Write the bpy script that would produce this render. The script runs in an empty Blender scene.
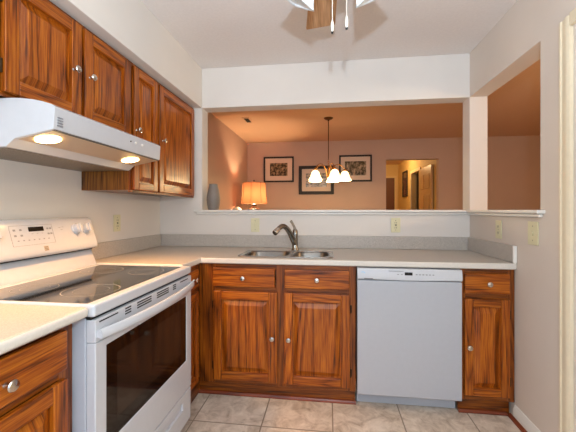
import bpy, bmesh, math, random
from mathutils import Vector, Matrix

random.seed(7)
sc = bpy.context.scene
COL = sc.collection
PI = math.pi

# ------------------------------------------------------------------ camera, world, lights, exposure
cd = bpy.data.cameras.new('camera'); cam = bpy.data.objects.new('camera', cd); COL.objects.link(cam)
cam.location = (1.4597, -2.6429, 1.2254)
cam.rotation_euler = (PI/2, 0, 0.125)
cd.sensor_fit = 'HORIZONTAL'; cd.sensor_width = 36.0
cd.lens = 320.65/576*36.0
cd.shift_y = -6.08/576
cd.clip_start = 0.02
sc.camera = cam

world = bpy.data.worlds.new('world'); sc.world = world; world.use_nodes = True
world.node_tree.nodes['Background'].inputs[0].default_value = (0.68, 0.77, 1.0, 1)
world.node_tree.nodes['Background'].inputs[1].default_value = 0.8

def lamp(name, kind, loc, power, color, size=0.1, rot=None, size_y=None, spot=None):
    l = bpy.data.lights.new(name, kind); o = bpy.data.objects.new(name, l); COL.objects.link(o)
    o.location = loc; l.energy = power; l.color = color
    if rot: o.rotation_euler = rot
    if kind == 'AREA':
        l.size = size
        if size_y: l.shape = 'RECTANGLE'; l.size_y = size_y
    else:
        l.shadow_soft_size = size
    if kind == 'SPOT':
        l.spot_size = spot; l.spot_blend = 0.6
    return o
# area fill added behind the camera, in place of unseen daylight
lamp('rear_fill', 'AREA', (1.35, -4.15, 1.45), 20, (0.68, 0.80, 1.0), 2.2, (PI/2, 0, 0), 1.7)
# the photographer's flash
lamp('camera_flash', 'POINT', (1.47, -2.80, 1.43), 36, (0.68, 0.90, 1.0), 0.02)
# spot added at the flash position to strengthen ceiling light and shadows
fl = lamp('added_tilted_spot', 'SPOT', (1.47, -2.80, 1.43), 88, (0.68, 0.82, 1.0), 0.015, spot=math.radians(105))
fl.rotation_euler = (PI/2+math.radians(38), 0, 0)
fl.data.spot_blend = 1.0
# unseen fill added at the right to brighten the dining walls and ceiling
lamp('dining_side_fill', 'POINT', (4.3, -0.9, 1.75), 70, (1.0, 0.72, 0.42), 0.12)
# upward area fill added to brighten the ceiling
lamp('ceiling_fill', 'AREA', (1.40, -2.95, 1.85), 23, (1.0, 1.0, 0.94), 0.5, (PI-0.22, 0, 0), 0.5)
sc.view_settings.view_transform = 'Standard'
sc.view_settings.look = 'None'
sc.view_settings.exposure = 0.0
sc.view_settings.gamma = 1.0
sc.view_settings.use_curve_mapping = False

# ------------------------------------------------------------------ materials
def lin(h):
    h = h.lstrip('#'); out = []
    for i in (0, 2, 4):
        c = int(h[i:i+2], 16)/255
        out.append(c/12.92 if c <= 0.04045 else ((c+0.055)/1.055)**2.4)
    return (*out, 1)

def new_mat(name):
    m = bpy.data.materials.new(name); m.use_nodes = True
    nt = m.node_tree; b = nt.nodes['Principled BSDF']
    return m, nt, b

def plain(name, hexc, rough=0.5, metal=0.0, coat=0.0, emit=None, estr=0, spec=0.5, noise=0.0, nscale=40, bump=0.0, trans=0.0):
    m, nt, b = new_mat(name)
    b.inputs['Base Color'].default_value = lin(hexc)
    b.inputs['Roughness'].default_value = rough
    b.inputs['Metallic'].default_value = metal
    b.inputs['Coat Weight'].default_value = coat
    b.inputs['Coat Roughness'].default_value = 0.08
    b.inputs['Specular IOR Level'].default_value = spec
    b.inputs['Transmission Weight'].default_value = trans
    if emit:
        b.inputs['Emission Color'].default_value = lin(emit); b.inputs['Emission Strength'].default_value = estr
    tc = nt.nodes.new('ShaderNodeTexCoord'); n = nt.nodes.new('ShaderNodeTexNoise')
    nt.links.new(tc.outputs['Object'], n.inputs['Vector']); n.inputs['Scale'].default_value = nscale
    n.inputs['Detail'].default_value = 4
    c = lin(hexc)[:3]
    r = nt.nodes.new('ShaderNodeValToRGB')
    r.color_ramp.elements[0].position = 0.35; r.color_ramp.elements[1].position = 0.65
    k = max(noise, 0.01)
    r.color_ramp.elements[0].color = (*[x*(1-k) for x in c], 1); r.color_ramp.elements[1].color = (*[min(1, x*(1+k)) for x in c], 1)
    nt.links.new(n.outputs['Fac'], r.inputs[0]); nt.links.new(r.outputs[0], b.inputs['Base Color'])
    if bump:
        bp = nt.nodes.new('ShaderNodeBump'); bp.inputs['Strength'].default_value = bump; bp.inputs['Distance'].default_value = 0.002
        nt.links.new(n.outputs['Fac'], bp.inputs['Height']); nt.links.new(bp.outputs[0], b.inputs['Normal'])
    return m

def oak(name, axis, light='#C46F1A', mid='#984807', dark='#421A02', rough=0.33, k=1.0, flat=None):
    """oak: cathedral figure from contour lines of stretched noise plus fine pores"""
    m, nt, b = new_mat(name)
    N = nt.nodes.new; L = nt.links.new
    tc = N('ShaderNodeTexCoord'); oi = N('ShaderNodeObjectInfo')
    off = N('ShaderNodeVectorMath'); off.operation = 'SCALE'; off.inputs[0].default_value = (7.3, 5.1, 9.7)
    L(oi.outputs['Random'], off.inputs['Scale'])
    ad = N('ShaderNodeVectorMath'); ad.operation = 'ADD'; L(tc.outputs['Object'], ad.inputs[0]); L(off.outputs[0], ad.inputs[1])
    mp = N('ShaderNodeMapping'); s = [5.5*k]*3; s['xyz'.index(axis)] = 0.42*k; mp.inputs['Scale'].default_value = [0 if flat == c else q for c, q in zip('xyz', s)]
    L(ad.outputs[0], mp.inputs['Vector'])
    n1 = N('ShaderNodeTexNoise'); n1.inputs['Scale'].default_value = 1.0; n1.inputs['Detail'].default_value = 1.5; n1.inputs['Roughness'].default_value = 0.35
    L(mp.outputs[0], n1.inputs['Vector'])
    mu = N('ShaderNodeMath'); mu.operation = 'MULTIPLY'; mu.inputs[1].default_value = 105; L(n1.outputs['Fac'], mu.inputs[0])
    s0 = N('ShaderNodeMath'); s0.operation = 'SINE'; L(mu.outputs[0], s0.inputs[0])
    s1 = N('ShaderNodeMath'); s1.operation = 'MULTIPLY_ADD'; s1.inputs[1].default_value = 0.5; s1.inputs[2].default_value = 0.5; L(s0.outputs[0], s1.inputs[0])
    sn = N('ShaderNodeMath'); sn.operation = 'POWER'; sn.inputs[1].default_value = 0.45; L(s1.outputs[0], sn.inputs[0])
    mp2 = N('ShaderNodeMapping'); s = [190.0]*3; s['xyz'.index(axis)] = 7.0; mp2.inputs['Scale'].default_value = [0 if flat == c else q for c, q in zip('xyz', s)]
    L(ad.outputs[0], mp2.inputs['Vector'])
    n2 = N('ShaderNodeTexNoise'); n2.inputs['Scale'].default_value = 1.0; n2.inputs['Detail'].default_value = 3
    L(mp2.outputs[0], n2.inputs['Vector'])
    m1 = N('ShaderNodeMath'); m1.operation = 'MULTIPLY_ADD'; m1.inputs[1].default_value = 0.30; m1.inputs[2].default_value = 0.33; L(sn.outputs[0], m1.inputs[0])
    m2 = N('ShaderNodeMath'); m2.operation = 'MULTIPLY_ADD'; m2.inputs[1].default_value = 1.15; L(n2.outputs['Fac'], m2.inputs[0])
    sb = N('ShaderNodeMath'); sb.operation = 'SUBTRACT'; sb.inputs[1].default_value = 0.60; L(m1.outputs[0], sb.inputs[0]); L(sb.outputs[0], m2.inputs[2])
    # broad tone shifts
    n3 = N('ShaderNodeTexNoise'); n3.inputs['Scale'].default_value = 0.5; L(mp.outputs[0], n3.inputs['Vector'])
    r = N('ShaderNodeValToRGB'); L(m2.outputs[0], r.inputs[0])
    e = r.color_ramp.elements
    e[0].position = 0.18; e[0].color = lin(dark); e[1].position = 0.78; e[1].color = lin(light)
    x = e.new(0.46); x.color = lin(mid)
    hs = N('ShaderNodeHueSaturation'); mr = N('ShaderNodeMapRange')
    mr.inputs[1].default_value = 0.3; mr.inputs[2].default_value = 0.7; mr.inputs[3].default_value = 0.8; mr.inputs[4].default_value = 1.15
    L(n3.outputs['Fac'], mr.inputs[0]); L(mr.outputs[0], hs.inputs['Value']); L(r.outputs[0], hs.inputs['Color'])
    L(hs.outputs[0], b.inputs['Base Color'])
    b.inputs['Roughness'].default_value = rough; b.inputs['Coat Weight'].default_value = 0.10; b.inputs['Coat Roughness'].default_value = 0.15; b.inputs['Specular IOR Level'].default_value = 0.4
    bp = N('ShaderNodeBump'); bp.inputs['Strength'].default_value = 0.25; bp.inputs['Distance'].default_value = 0.001
    L(n2.outputs['Fac'], bp.inputs['Height']); L(bp.outputs[0], b.inputs['Normal'])
    return m

def speckle(name, a, bcol, c, rough):
    m, nt, b = new_mat(name); N = nt.nodes.new; L = nt.links.new
    tc = N('ShaderNodeTexCoord')
    n = N('ShaderNodeTexNoise'); n.inputs['Scale'].default_value = 240; n.inputs['Detail'].default_value = 5; n.inputs['Roughness'].default_value = 0.7
    L(tc.outputs['Object'], n.inputs['Vector'])
    r = N('ShaderNodeValToRGB'); L(n.outputs['Fac'], r.inputs[0]); e = r.color_ramp.elements
    e[0].position = 0.36; e[0].color = lin(a); e[1].position = 0.66; e[1].color = lin(c); x = e.new(0.5); x.color = lin(bcol)
    L(r.outputs[0], b.inputs['Base Color']); b.inputs['Roughness'].default_value = rough
    return m

def tile_mat():
    m, nt, b = new_mat('floor_tile'); N = nt.nodes.new; L = nt.links.new
    tc = N('ShaderNodeTexCoord')
    sp = N('ShaderNodeSeparateXYZ'); L(tc.outputs['Object'], sp.inputs[0])
    def cell(sock, o):
        a = N('ShaderNodeMath'); a.operation = 'ADD'; a.inputs[1].default_value = o; L(sock, a.inputs[0])
        d = N('ShaderNodeMath'); d.operation = 'DIVIDE'; d.inputs[1].default_value = 0.4025; L(a.outputs[0], d.inputs[0])
        f = N('ShaderNodeMath'); f.operation = 'FRACT'; L(d.outputs[0], f.inputs[0])
        g = N('ShaderNodeMath'); g.operation = 'PINGPONG'; g.inputs[1].default_value = 0.5; L(d.outputs[0], g.inputs[0])
        fl = N('ShaderNodeMath'); fl.operation = 'FLOOR'; L(d.outputs[0], fl.inputs[0])
        return g, fl
    gx, fx = cell(sp.outputs['X'], 1.27875-0.68+4.025); gy, fy = cell(sp.outputs['Y'], -2.085+0.86+8.05)
    mn = N('ShaderNodeMath'); mn.operation = 'MINIMUM'; L(gx.outputs[0], mn.inputs[0]); L(gy.outputs[0], mn.inputs[1])
    gr = N('ShaderNodeMapRange'); gr.inputs[1].default_value = 0.006; gr.inputs[2].default_value = 0.012; L(mn.outputs[0], gr.inputs[0])
    cmb = N('ShaderNodeCombineXYZ'); L(fx.outputs[0], cmb.inputs[0]); L(fy.outputs[0], cmb.inputs[1])
    wn = N('ShaderNodeTexWhiteNoise'); L(cmb.outputs[0], wn.inputs['Vector'])
    sc_ = N('ShaderNodeVectorMath'); sc_.operation = 'SCALE'; sc_.inputs['Scale'].default_value = 20; L(wn.outputs['Color'], sc_.inputs[0])
    ad = N('ShaderNodeVectorMath'); ad.operation = 'ADD'; L(tc.outputs['Object'], ad.inputs[0]); L(sc_.outputs[0], ad.inputs[1])
    n = N('ShaderNodeTexNoise'); n.inputs['Scale'].default_value = 12; n.inputs['Detail'].default_value = 8; n.inputs['Roughness'].default_value = 0.68; n.inputs['Distortion'].default_value = 0.6
    L(ad.outputs[0], n.inputs['Vector'])
    r = N('ShaderNodeValToRGB'); L(n.outputs['Fac'], r.inputs[0]); e = r.color_ramp.elements
    e[0].position = 0.30; e[0].color = lin('#A8927D'); e[1].position = 0.70; e[1].color = lin('#F0E2D3'); x = e.new(0.5); x.color = lin('#D6C5B4')
    mx = N('ShaderNodeMix'); mx.data_type = 'RGBA'; L(gr.outputs[0], mx.inputs[0]); mx.inputs[6].default_value = lin('#94826F'); L(r.outputs[0], mx.inputs[7])
    L(mx.outputs[2], b.inputs['Base Color']); b.inputs['Roughness'].default_value = 0.42
    bp = N('ShaderNodeBump'); bp.inputs['Strength'].default_value = 0.35; bp.inputs['Distance'].default_value = 0.002
    L(gr.outputs[0], bp.inputs['Height']); L(bp.outputs[0], b.inputs['Normal'])
    return m

def artwork(name, cols, scale, stretch):
    m, nt, b = new_mat(name); N = nt.nodes.new; L = nt.links.new
    tc = N('ShaderNodeTexCoord'); mp = N('ShaderNodeMapping'); mp.inputs['Scale'].default_value = stretch
    L(tc.outputs['Object'], mp.inputs['Vector'])
    n = N('ShaderNodeTexNoise'); n.inputs['Scale'].default_value = scale; n.inputs['Detail'].default_value = 6; n.inputs['Roughness'].default_value = 0.6
    L(mp.outputs[0], n.inputs['Vector'])
    r = N('ShaderNodeValToRGB'); L(n.outputs['Fac'], r.inputs[0]); e = r.color_ramp.elements
    e[0].position = 0.34; e[0].color = lin(cols[0]); e[1].position = 0.66; e[1].color = lin(cols[-1])
    for i, c in enumerate(cols[1:-1]):
        x = e.new(0.34+0.32*(i+1)/(len(cols)-1)); x.color = lin(c)
    L(r.outputs[0], b.inputs['Base Color']); b.inputs['Roughness'].default_value = 0.15
    return m

M = {}
M['wall'] = plain('wall_paint', '#E1DAD2', 0.7, noise=0.02, nscale=3)
M['wall_r'] = plain('wall_paint_beige', '#DBCFC3', 0.7, noise=0.02, nscale=3)
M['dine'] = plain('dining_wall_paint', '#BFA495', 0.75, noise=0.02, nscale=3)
M['hall'] = plain('warm_lit_hall_paint', '#D8B778', 0.7, noise=0.02, nscale=3)  # same wall paint, with the hall lamp's yellow warmth put into its colour
M['ceil'] = plain('ceiling_paint', '#E8E1DC', 0.85, noise=0.02, nscale=60, bump=0.1)
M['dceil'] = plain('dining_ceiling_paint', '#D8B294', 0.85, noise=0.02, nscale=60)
M['trim'] = plain('white_trim_paint', '#E9E5DE', 0.35, noise=0.01)
M['casing'] = plain('cream_trim_paint', '#E8D9BC', 0.4, noise=0.02)
M['tile'] = tile_mat()
M['carpet'] = plain('beige_carpet', '#9C8672', 0.95, noise=0.2, nscale=300, bump=0.6)
for a in 'xyz': M['oak_'+a] = oak('oak_grain_'+a, a)
for a in 'xyz': M['oakm_'+a] = oak('oak_shaded_frame_'+a, a, '#9C5412', '#773807', '#351402')  # shadow on the face frames put into these darker oak tones
for a in 'xyz': M['oakd_'+a] = oak('dark_oak_grain_'+a, a, '#8E5A20', '#6E3F10', '#3B1D06')
for a in 'xy': M['panel_'+a] = oak('oak_panel_grain_'+a, 'z', flat=a)
M['redwood'] = oak('red_stained_shoe_moulding', 'x', '#93492A', '#7C3518', '#552008')
M['counter'] = speckle('speckled_laminate', '#B3A89C', '#C4BAAE', '#D0C7BC', 0.32)
M['splash'] = speckle('speckled_backsplash', '#A0988F', '#B9B1A8', '#CBC4BB', 0.4)
M['cedge'] = plain('pale_counter_edge', '#DBD3C9', 0.35, noise=0.03, nscale=120)
M['app'] = plain('white_enamel', '#CDCFD5', 0.25, coat=0.4)
M['dwm'] = plain('white_dishwasher_steel', '#B4B7BF', 0.3, coat=0.3)
M['appgrey'] = plain('pale_grey_enamel', '#B9BCC6', 0.3)
M['gap'] = plain('dark_gap', '#17130F', 0.8)
M['black'] = plain('black_plastic', '#0B0A0A', 0.25)
M['glassblk'] = plain('black_ceramic_glass', '#0C0B0B', 0.06, spec=0.6, coat=0.5)
M['ring'] = plain('burner_ring_print', '#8E8A86', 0.3)
M['oven'] = plain('smoked_oven_glass', '#0E0907', 0.06, spec=0.35)
M['ovenin'] = plain('oven_window_inner_tint', '#2A1E17', 0.08, spec=0.35)
M['mark'] = plain('grey_print', '#8D8D92', 0.5)
M['markd'] = plain('dark_print', '#55504C', 0.5)
M['steel'] = plain('brushed_steel', '#B9B5B0', 0.25, metal=1.0, noise=0.06, nscale=80)
M['steeld'] = plain('brushed_nickel', '#8C857C', 0.22, metal=1.0, noise=0.05)
M['knob'] = plain('polished_nickel_knob', '#CFC8BE', 0.18, metal=1.0)
M['band'] = plain('warm_lit_hood_underside', '#C4AC94', 0.3)  # warm light of the hood lamps put into the beige
M['filter'] = plain('aluminium_mesh_filter', '#8A7F72', 0.45, metal=0.7, noise=0.2, nscale=220, bump=0.5)
M['hinge'] = plain('antique_brass_hinge', '#3A2A1A', 0.4, metal=0.8)
M['ivory'] = plain('ivory_plastic', '#DDD6B0', 0.4)
M['ivoryd'] = plain('dark_slot', '#4A4030', 0.6)
M['bronze'] = plain('aged_bronze', '#5A3A20', 0.35, metal=0.8)
M['brass'] = plain('polished_brass', '#C08A4A', 0.25, metal=1.0)
M['shade_on'] = plain('lit_frosted_glass', '#FFF3D8', 0.5, emit='#FFDCA0', estr=3.2)
M['lens_on'] = plain('lit_hood_lens', '#FFF3D8', 0.5, emit='#FFD288', estr=32.0)
M['lampbase'] = plain('black_carved_resin', '#1B1412', 0.35, noise=0.3)
M['vase'] = plain('blue_grey_stoneware', '#837A72', 0.5, noise=0.06, nscale=15)
M['whitecer'] = plain('white_ceramic', '#E8DCCB', 0.3)
M['frame'] = plain('dark_brown_frame', '#1A0E0B', 0.6, noise=0.1)
M['mat_'] = plain('cream_picture_mat', '#D8C2B2', 0.7)
M['fanblade'] = oak('walnut_fan_blade', 'y', '#CFA27A', '#B98C66', '#94693F', k=0.6)
M['fanwhite'] = plain('white_fan_metal', '#E4E2DE', 0.3)
M['fanglass'] = plain('frosted_white_glass', '#EEF3F6', 0.25, coat=0.5, noise=0.0)
M['chain'] = plain('white_pull_chain', '#DAD3C8', 0.3, metal=0.3)
M['doorwood'] = plain('cream_painted_door', '#C8A070', 0.35, noise=0.03)
M['doordark'] = plain('brown_door', '#6E4528', 0.45)
M['blue'] = plain('pale_blue_decal', '#9CC4E0', 0.4)
# glowing linen lamp shade
m, nt, b = new_mat('amber_linen_shade')
b.inputs['Base Color'].default_value = lin('#B07050'); b.inputs['Roughness'].default_value = 0.8
tr = nt.nodes.new('ShaderNodeBsdfTranslucent'); tr.inputs[0].default_value = lin('#B87A52')
mx = nt.nodes.new('ShaderNodeMixShader'); mx.inputs[0].default_value = 0.13
nt.links.new(b.outputs[0], mx.inputs[1]); nt.links.new(tr.outputs[0], mx.inputs[2]); nt.links.new(mx.outputs[0], nt.nodes['Material Output'].inputs[0])
M['linen'] = m

# ------------------------------------------------------------------ mesh helpers (all coordinates are world metres)
WLOC = {}
class MB:
    def __init__(s): s.v = []; s.f = []; s.m = []
    def add(s, verts, faces, mi=0):
        o = len(s.v); s.v += [tuple(p) for p in verts]
        for f in faces: s.f.append([i+o for i in f]); s.m.append(mi)
        return s
    def box(s, x0, x1, y0, y1, z0, z1, mi=0):
        x0, x1 = sorted((x0, x1)); y0, y1 = sorted((y0, y1)); z0, z1 = sorted((z0, z1))
        v = [(x0,y0,z0),(x1,y0,z0),(x1,y1,z0),(x0,y1,z0),(x0,y0,z1),(x1,y0,z1),(x1,y1,z1),(x0,y1,z1)]
        return s.add(v, [(0,3,2,1),(4,5,6,7),(0,1,5,4),(1,2,6,5),(2,3,7,6),(3,0,4,7)], mi)
    def prism(s, prof, axis, a, b, mi=0):
        """extrude a 2D profile; axis 'x': prof=(y,z), 'y': (x,z), 'z': (x,y)"""
        def P(p, w): return (w,p[0],p[1]) if axis == 'x' else (p[0],w,p[1]) if axis == 'y' else (p[0],p[1],w)
        n = len(prof); v = [P(p, a) for p in prof]+[P(p, b) for p in prof]
        f = [(i, (i+1) % n, n+(i+1) % n, n+i) for i in range(n)]+[tuple(range(n))[::-1], tuple(range(n, 2*n))]
        return s.add(v, f, mi)
    def lathe(s, prof, c, axis=(0,0,1), n=24, mi=0, square=0.0):
        """prof: (radius, height along axis)"""
        a = Vector(axis).normalized(); t = Vector((0,0,1)) if abs(a.z) < 0.9 else Vector((1,0,0))
        u = a.cross(t).normalized(); w = a.cross(u); c = Vector(c); v = []
        for r, h in prof:
            for k in range(n):
                th = 2*PI*k/n; rr = r
                if square:
                    q = max(abs(math.cos(th)), abs(math.sin(th))); rr = r*((1-square)+square*0.80/q)
                v.append(c+a*h+(u*math.cos(th)+w*math.sin(th))*rr)
        f = [(i*n+k, i*n+(k+1) % n, (i+1)*n+(k+1) % n, (i+1)*n+k) for i in range(len(prof)-1) for k in range(n)]
        if prof[0][0] > 1e-5: f.append(tuple(range(n))[::-1])
        if prof[-1][0] > 1e-5: f.append(tuple((len(prof)-1)*n+k for k in range(n)))
        return s.add(v, f, mi)
    def shell(s, prof, c, axis=(0,0,1), n=24, mi=0, square=0.0):
        k = len(s.f); s.lathe(prof, c, axis, n, mi, square)
        keep = [(f, m) for f, m in zip(s.f[k:], s.m[k:]) if len(f) <= 4]
        s.f = s.f[:k]+[q[0] for q in keep]; s.m = s.m[:k]+[q[1] for q in keep]
        return s
    def tube(s, pts, r, n=10, mi=0):
        pts = [Vector(p) for p in pts]; rs = r if isinstance(r, (list, tuple)) else [r]*len(pts)
        v = []; prev = None
        for i, p in enumerate(pts):
            d = (pts[min(i+1, len(pts)-1)]-pts[max(i-1, 0)]).normalized()
            if prev is None:
                t = Vector((0,0,1)) if abs(d.z) < 0.9 else Vector((1,0,0)); u = d.cross(t).normalized()
            else:
                u = (prev-d*prev.dot(d)).normalized()
            prev = u; w = d.cross(u)
            v += [p+(u*math.cos(2*PI*k/n)+w*math.sin(2*PI*k/n))*rs[i] for k in range(n)]
        f = [(i*n+k, i*n+(k+1) % n, (i+1)*n+(k+1) % n, (i+1)*n+k) for i in range(len(pts)-1) for k in range(n)]
        f += [tuple(range(n))[::-1], tuple((len(pts)-1)*n+k for k in range(n))]
        return s.add(v, f, mi)
    def build(s, name, mats, parent=None, bevel=0.0, seg=2, angle=35, solid=0.0, label=None):
        if not isinstance(mats, (list, tuple)): mats = [mats]
        lo = Vector([min(p[i] for p in s.v) for i in range(3)]); hi = Vector([max(p[i] for p in s.v) for i in range(3)])
        c = (lo+hi)/2
        me = bpy.data.meshes.new(name); me.from_pydata([tuple(Vector(p)-c) for p in s.v], [], s.f)
        for m in mats: me.materials.append(M[m] if isinstance(m, str) else m)
        for p, k in zip(me.polygons, s.m): p.material_index = k; p.use_smooth = True
        bm = bmesh.new(); bm.from_mesh(me); bmesh.ops.recalc_face_normals(bm, faces=bm.faces); bm.to_mesh(me); bm.free()
        me.set_sharp_from_angle(angle=math.radians(angle))
        o = bpy.data.objects.new(name, me); COL.objects.link(o)
        pw = WLOC[parent.name] if parent else Vector((0,0,0))
        if parent: o.parent = parent
        o.location = c-pw; WLOC[o.name] = c
        if solid:
            q = o.modifiers.new('solidify', 'SOLIDIFY'); q.thickness = solid; q.offset = 0
        if bevel:
            q = o.modifiers.new('bevel', 'BEVEL'); q.width = bevel; q.segments = seg; q.limit_method = 'ANGLE'; q.angle_limit = math.radians(angle); q.harden_normals = True
        if label: o['label'] = label
        return o

def box(name, mat, parent, *d, bevel=0.0, **k): return MB().box(*d).build(name, mat, parent, bevel, **k)

def cells(us, vs, filled, w0, w1, plane, mi=0):
    """watertight slab from a 2D cell grid; plane 'xy','xz','yz'"""
    mb = MB(); idx = {}
    def P(u, v, w): return (u,v,w) if plane == 'xy' else (u,w,v) if plane == 'xz' else (w,u,v)
    def V(i, j, k):
        key = (i, j, k)
        if key not in idx: idx[key] = len(mb.v); mb.v.append(P(us[i], vs[j], (w0, w1)[k]))
        return idx[key]
    F = lambda i, j: 0 <= i < len(us)-1 and 0 <= j < len(vs)-1 and filled((us[i]+us[i+1])/2, (vs[j]+vs[j+1])/2)
    def q(*a): mb.f.append(list(a)); mb.m.append(mi)
    for i in range(len(us)-1):
        for j in range(len(vs)-1):
            if not F(i, j): continue
            for k in (0, 1): q(V(i,j,k), V(i+1,j,k), V(i+1,j+1,k), V(i,j+1,k))
            if not F(i-1, j): q(V(i,j,0), V(i,j+1,0), V(i,j+1,1), V(i,j,1))
            if not F(i+1, j): q(V(i+1,j,0), V(i+1,j+1,0), V(i+1,j+1,1), V(i+1,j,1))
            if not F(i, j-1): q(V(i,j,0), V(i+1,j,0), V(i+1,j,1), V(i,j,1))
            if not F(i, j+1): q(V(i,j+1,0), V(i+1,j+1,0), V(i+1,j+1,1), V(i,j+1,1))
    return mb

def thing(name, label, cat, loc, group=None):
    o = bpy.data.objects.new(name, None); COL.objects.link(o); o.location = loc; o.empty_display_size = 0.1
    WLOC[o.name] = Vector(loc); o['label'] = label; o['category'] = cat
    if group: o['group'] = group
    return o
def tag(o, label, cat, group=None):
    o['label'] = label; o['category'] = cat
    if group: o['group'] = group
    return o
def struct(o): o['kind'] = 'structure'; return o

# ------------------------------------------------------------------ the setting
W = 2.5475; T = 0.13; H = 2.44; SZ = 2.10; SILL = 1.19; SX = 0.384
struct(box('floor', 'tile', None, -0.12, W+T, -4.3, 0.13, -0.08, 0))
struct(box('floor_dining', 'carpet', None, -0.12, 5.92, 0.13, 6.4, -0.08, 0))
struct(box('floor_side', 'carpet', None, W+T, 5.92, -3.1, 0.13, -0.08, 0))
struct(box('ceiling', 'ceil', None, -0.12, W+T, -4.3, 0.13, H, H+0.1))
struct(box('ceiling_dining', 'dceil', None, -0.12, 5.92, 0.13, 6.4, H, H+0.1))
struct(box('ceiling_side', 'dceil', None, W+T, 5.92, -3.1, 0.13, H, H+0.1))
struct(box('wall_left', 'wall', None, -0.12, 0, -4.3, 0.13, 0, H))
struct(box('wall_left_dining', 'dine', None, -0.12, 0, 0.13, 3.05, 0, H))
struct(cells([0, SX, W, W+T], [0, SILL, SZ, H], lambda u, v: not (SX < u < W and SILL < v < SZ), 0, T, 'xz').build('wall_back', 'wall', bevel=0.002))
struct(cells([-4.3, -1.90, -1.075, -0.835, 0], [0, SILL, 2.05, SZ, H],
             lambda u, v: not (-0.835 < u and SILL < v < SZ) and not (-1.90 < u < -1.075 and v < 2.05), W, W+T, 'yz').build('wall_right', 'wall_r', bevel=0.002))
struct(box('wall_soffit', 'wall', None, 0, SX, -4.3, -0.0005, SZ, H-0.0005, bevel=0.003))
struct(cells([-0.12, 0.0, W, W+T], [0, 0.35, 2.2, H], lambda u, v: not (0.0 < u < W and 0.35 < v < 2.2), -4.42, -4.3, 'xz').build('wall_rear', 'wall'))
# dining room and hall beyond it
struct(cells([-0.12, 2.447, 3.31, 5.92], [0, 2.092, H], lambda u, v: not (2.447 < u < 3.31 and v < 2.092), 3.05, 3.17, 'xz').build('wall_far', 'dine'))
struct(box('wall_dining_right', 'dine', None, 5.8, 5.92, -3.1, 3.05, 0, H))
struct(box('wall_dining_near', 'dine', None, W+T, 5.8, -3.1, -3.0, 0, H))
struct(cells([3.17, 4.02, 4.16, 4.80, 6.2], [0, 2.03, H], lambda u, v: not (4.16 < u < 4.80 and v < 2.03), 3.31, 3.41, 'yz').build('wall_hall_right', 'hall'))
struct(box('wall_hall_left', 'hall', None, 1.9, 2.0, 3.17, 6.2, 0, H))
struct(box('wall_hall_end', 'hall', None, 1.9, 3.41, 6.2, 6.3, 0, H))
# sill ledge and its moulding, wrapping the corner
mb = cells([0.323, W-0.04, W+T+0.02], [-0.875, -0.04, T+0.025], lambda u, v: not (u < W-0.04 and v < -0.04), 1.206, 1.226, 'xy')
t1 = struct(mb.build('trim_1', 'trim', bevel=0.006, seg=3))
mb = cells([0.34, W-0.022, W], [-0.86, -0.022, 0.0], lambda u, v: not (u < W-0.022 and v < -0.022), 1.186, 1.2055, 'xy')
struct(mb.build('trim_2', 'trim', bevel=0.007, seg=3))
# right-hand baseboard with red-brown shoe moulding
struct(MB().prism([(W,0),(W-0.013,0),(W-0.013,0.062),(W-0.008,0.070),(W-0.005,0.082),(W,0.084)], 'y', -0.990, -0.612).build('baseboard_right', 'trim'))
struct(MB().prism([(W-0.0132,0.0005),(W-0.030,0.0005),(W-0.029,0.009),(W-0.024,0.016),(W-0.0132,0.019)], 'y', -0.990, -0.586).build('trim_3', oak('red_shoe_y', 'y', '#93492A', '#7C3518', '#552008')))
# door casing and door on the right wall
def casing(y0, y1, z1, name):
    prof = [(0,0),(0.012,0),(0.016,0.004),(0.016,0.012),(0.011,0.018),(0.011,0.040),(0.020,0.046),(0.020,0.060),(0.014,0.070),(0,0.070)]
    mb = MB()
    mb.prism([(W-a, y1-0.002-b) for a, b in prof], 'z', 0, z1)
    return mb.build(name, 'casing')
struct(casing(-1.07, -0.988, 2.10, 'trim_4'))
struct(box('trim_5', 'casing', None, W-0.018, W, -1.95, -1.0605, 2.05, 2.11, bevel=0.004))
struct(box('trim_6', 'casing', None, W-0.018, W, -1.96, -1.90, 0, 2.049, bevel=0.004))
dr = MB().box(W+0.03, W+0.07, -1.895, -1.080, 0.01, 2.045)
for (a, b) in ((-1.80, -1.52), (-1.45, -1.17)):
    for (c, d) in ((0.2, 0.75), (0.85, 1.5), (1.6, 1.9)): dr.box(W+0.024, W+0.031, a, b, c, d)
struct(dr.build('door_1', 'casing', bevel=0.004))
# hall end trims
struct(MB().box(3.207, 3.262, 6.18, 6.2, 0, 2.13).box(2.95, 3.207, 6.18, 6.2, 2.077, 2.13).box(2.90, 2.95, 6.18, 6.2, 0, 2.13).build('trim_7', plain('hall_trim', '#E0C48A', 0.5)))
struct(box('door_2', 'doordark', None, 2.951, 3.206, 6.17, 6.195, 0.01, 2.075))
struct(MB().box(3.285, 3.31, 4.80, 4.87, 0, 2.09).box(3.285, 3.31, 4.09, 4.80, 2.03, 2.09).build('trim_8', plain('hall_trim2', '#E6CFA0', 0.5)))
struct(box('wall_leak_block_end', 'hall', None, 3.41, 5.92, 6.2, 6.3, 0, H))  # unseen wall added to keep world light out of the hall doorway
struct(box('wall_leak_block_side', 'hall', None, 5.8, 5.92, 3.17, 6.2, 0, H))  # second unseen wall added against the same world light leak
struct(box('wall_doorway_dark', plain('doorway_shade_grey', '#4A4444', 0.6), None, 3.75, 3.8, 3.6, 5.2, 0, H))  # dark sheet standing in for the shade inside the hall doorway
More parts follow.
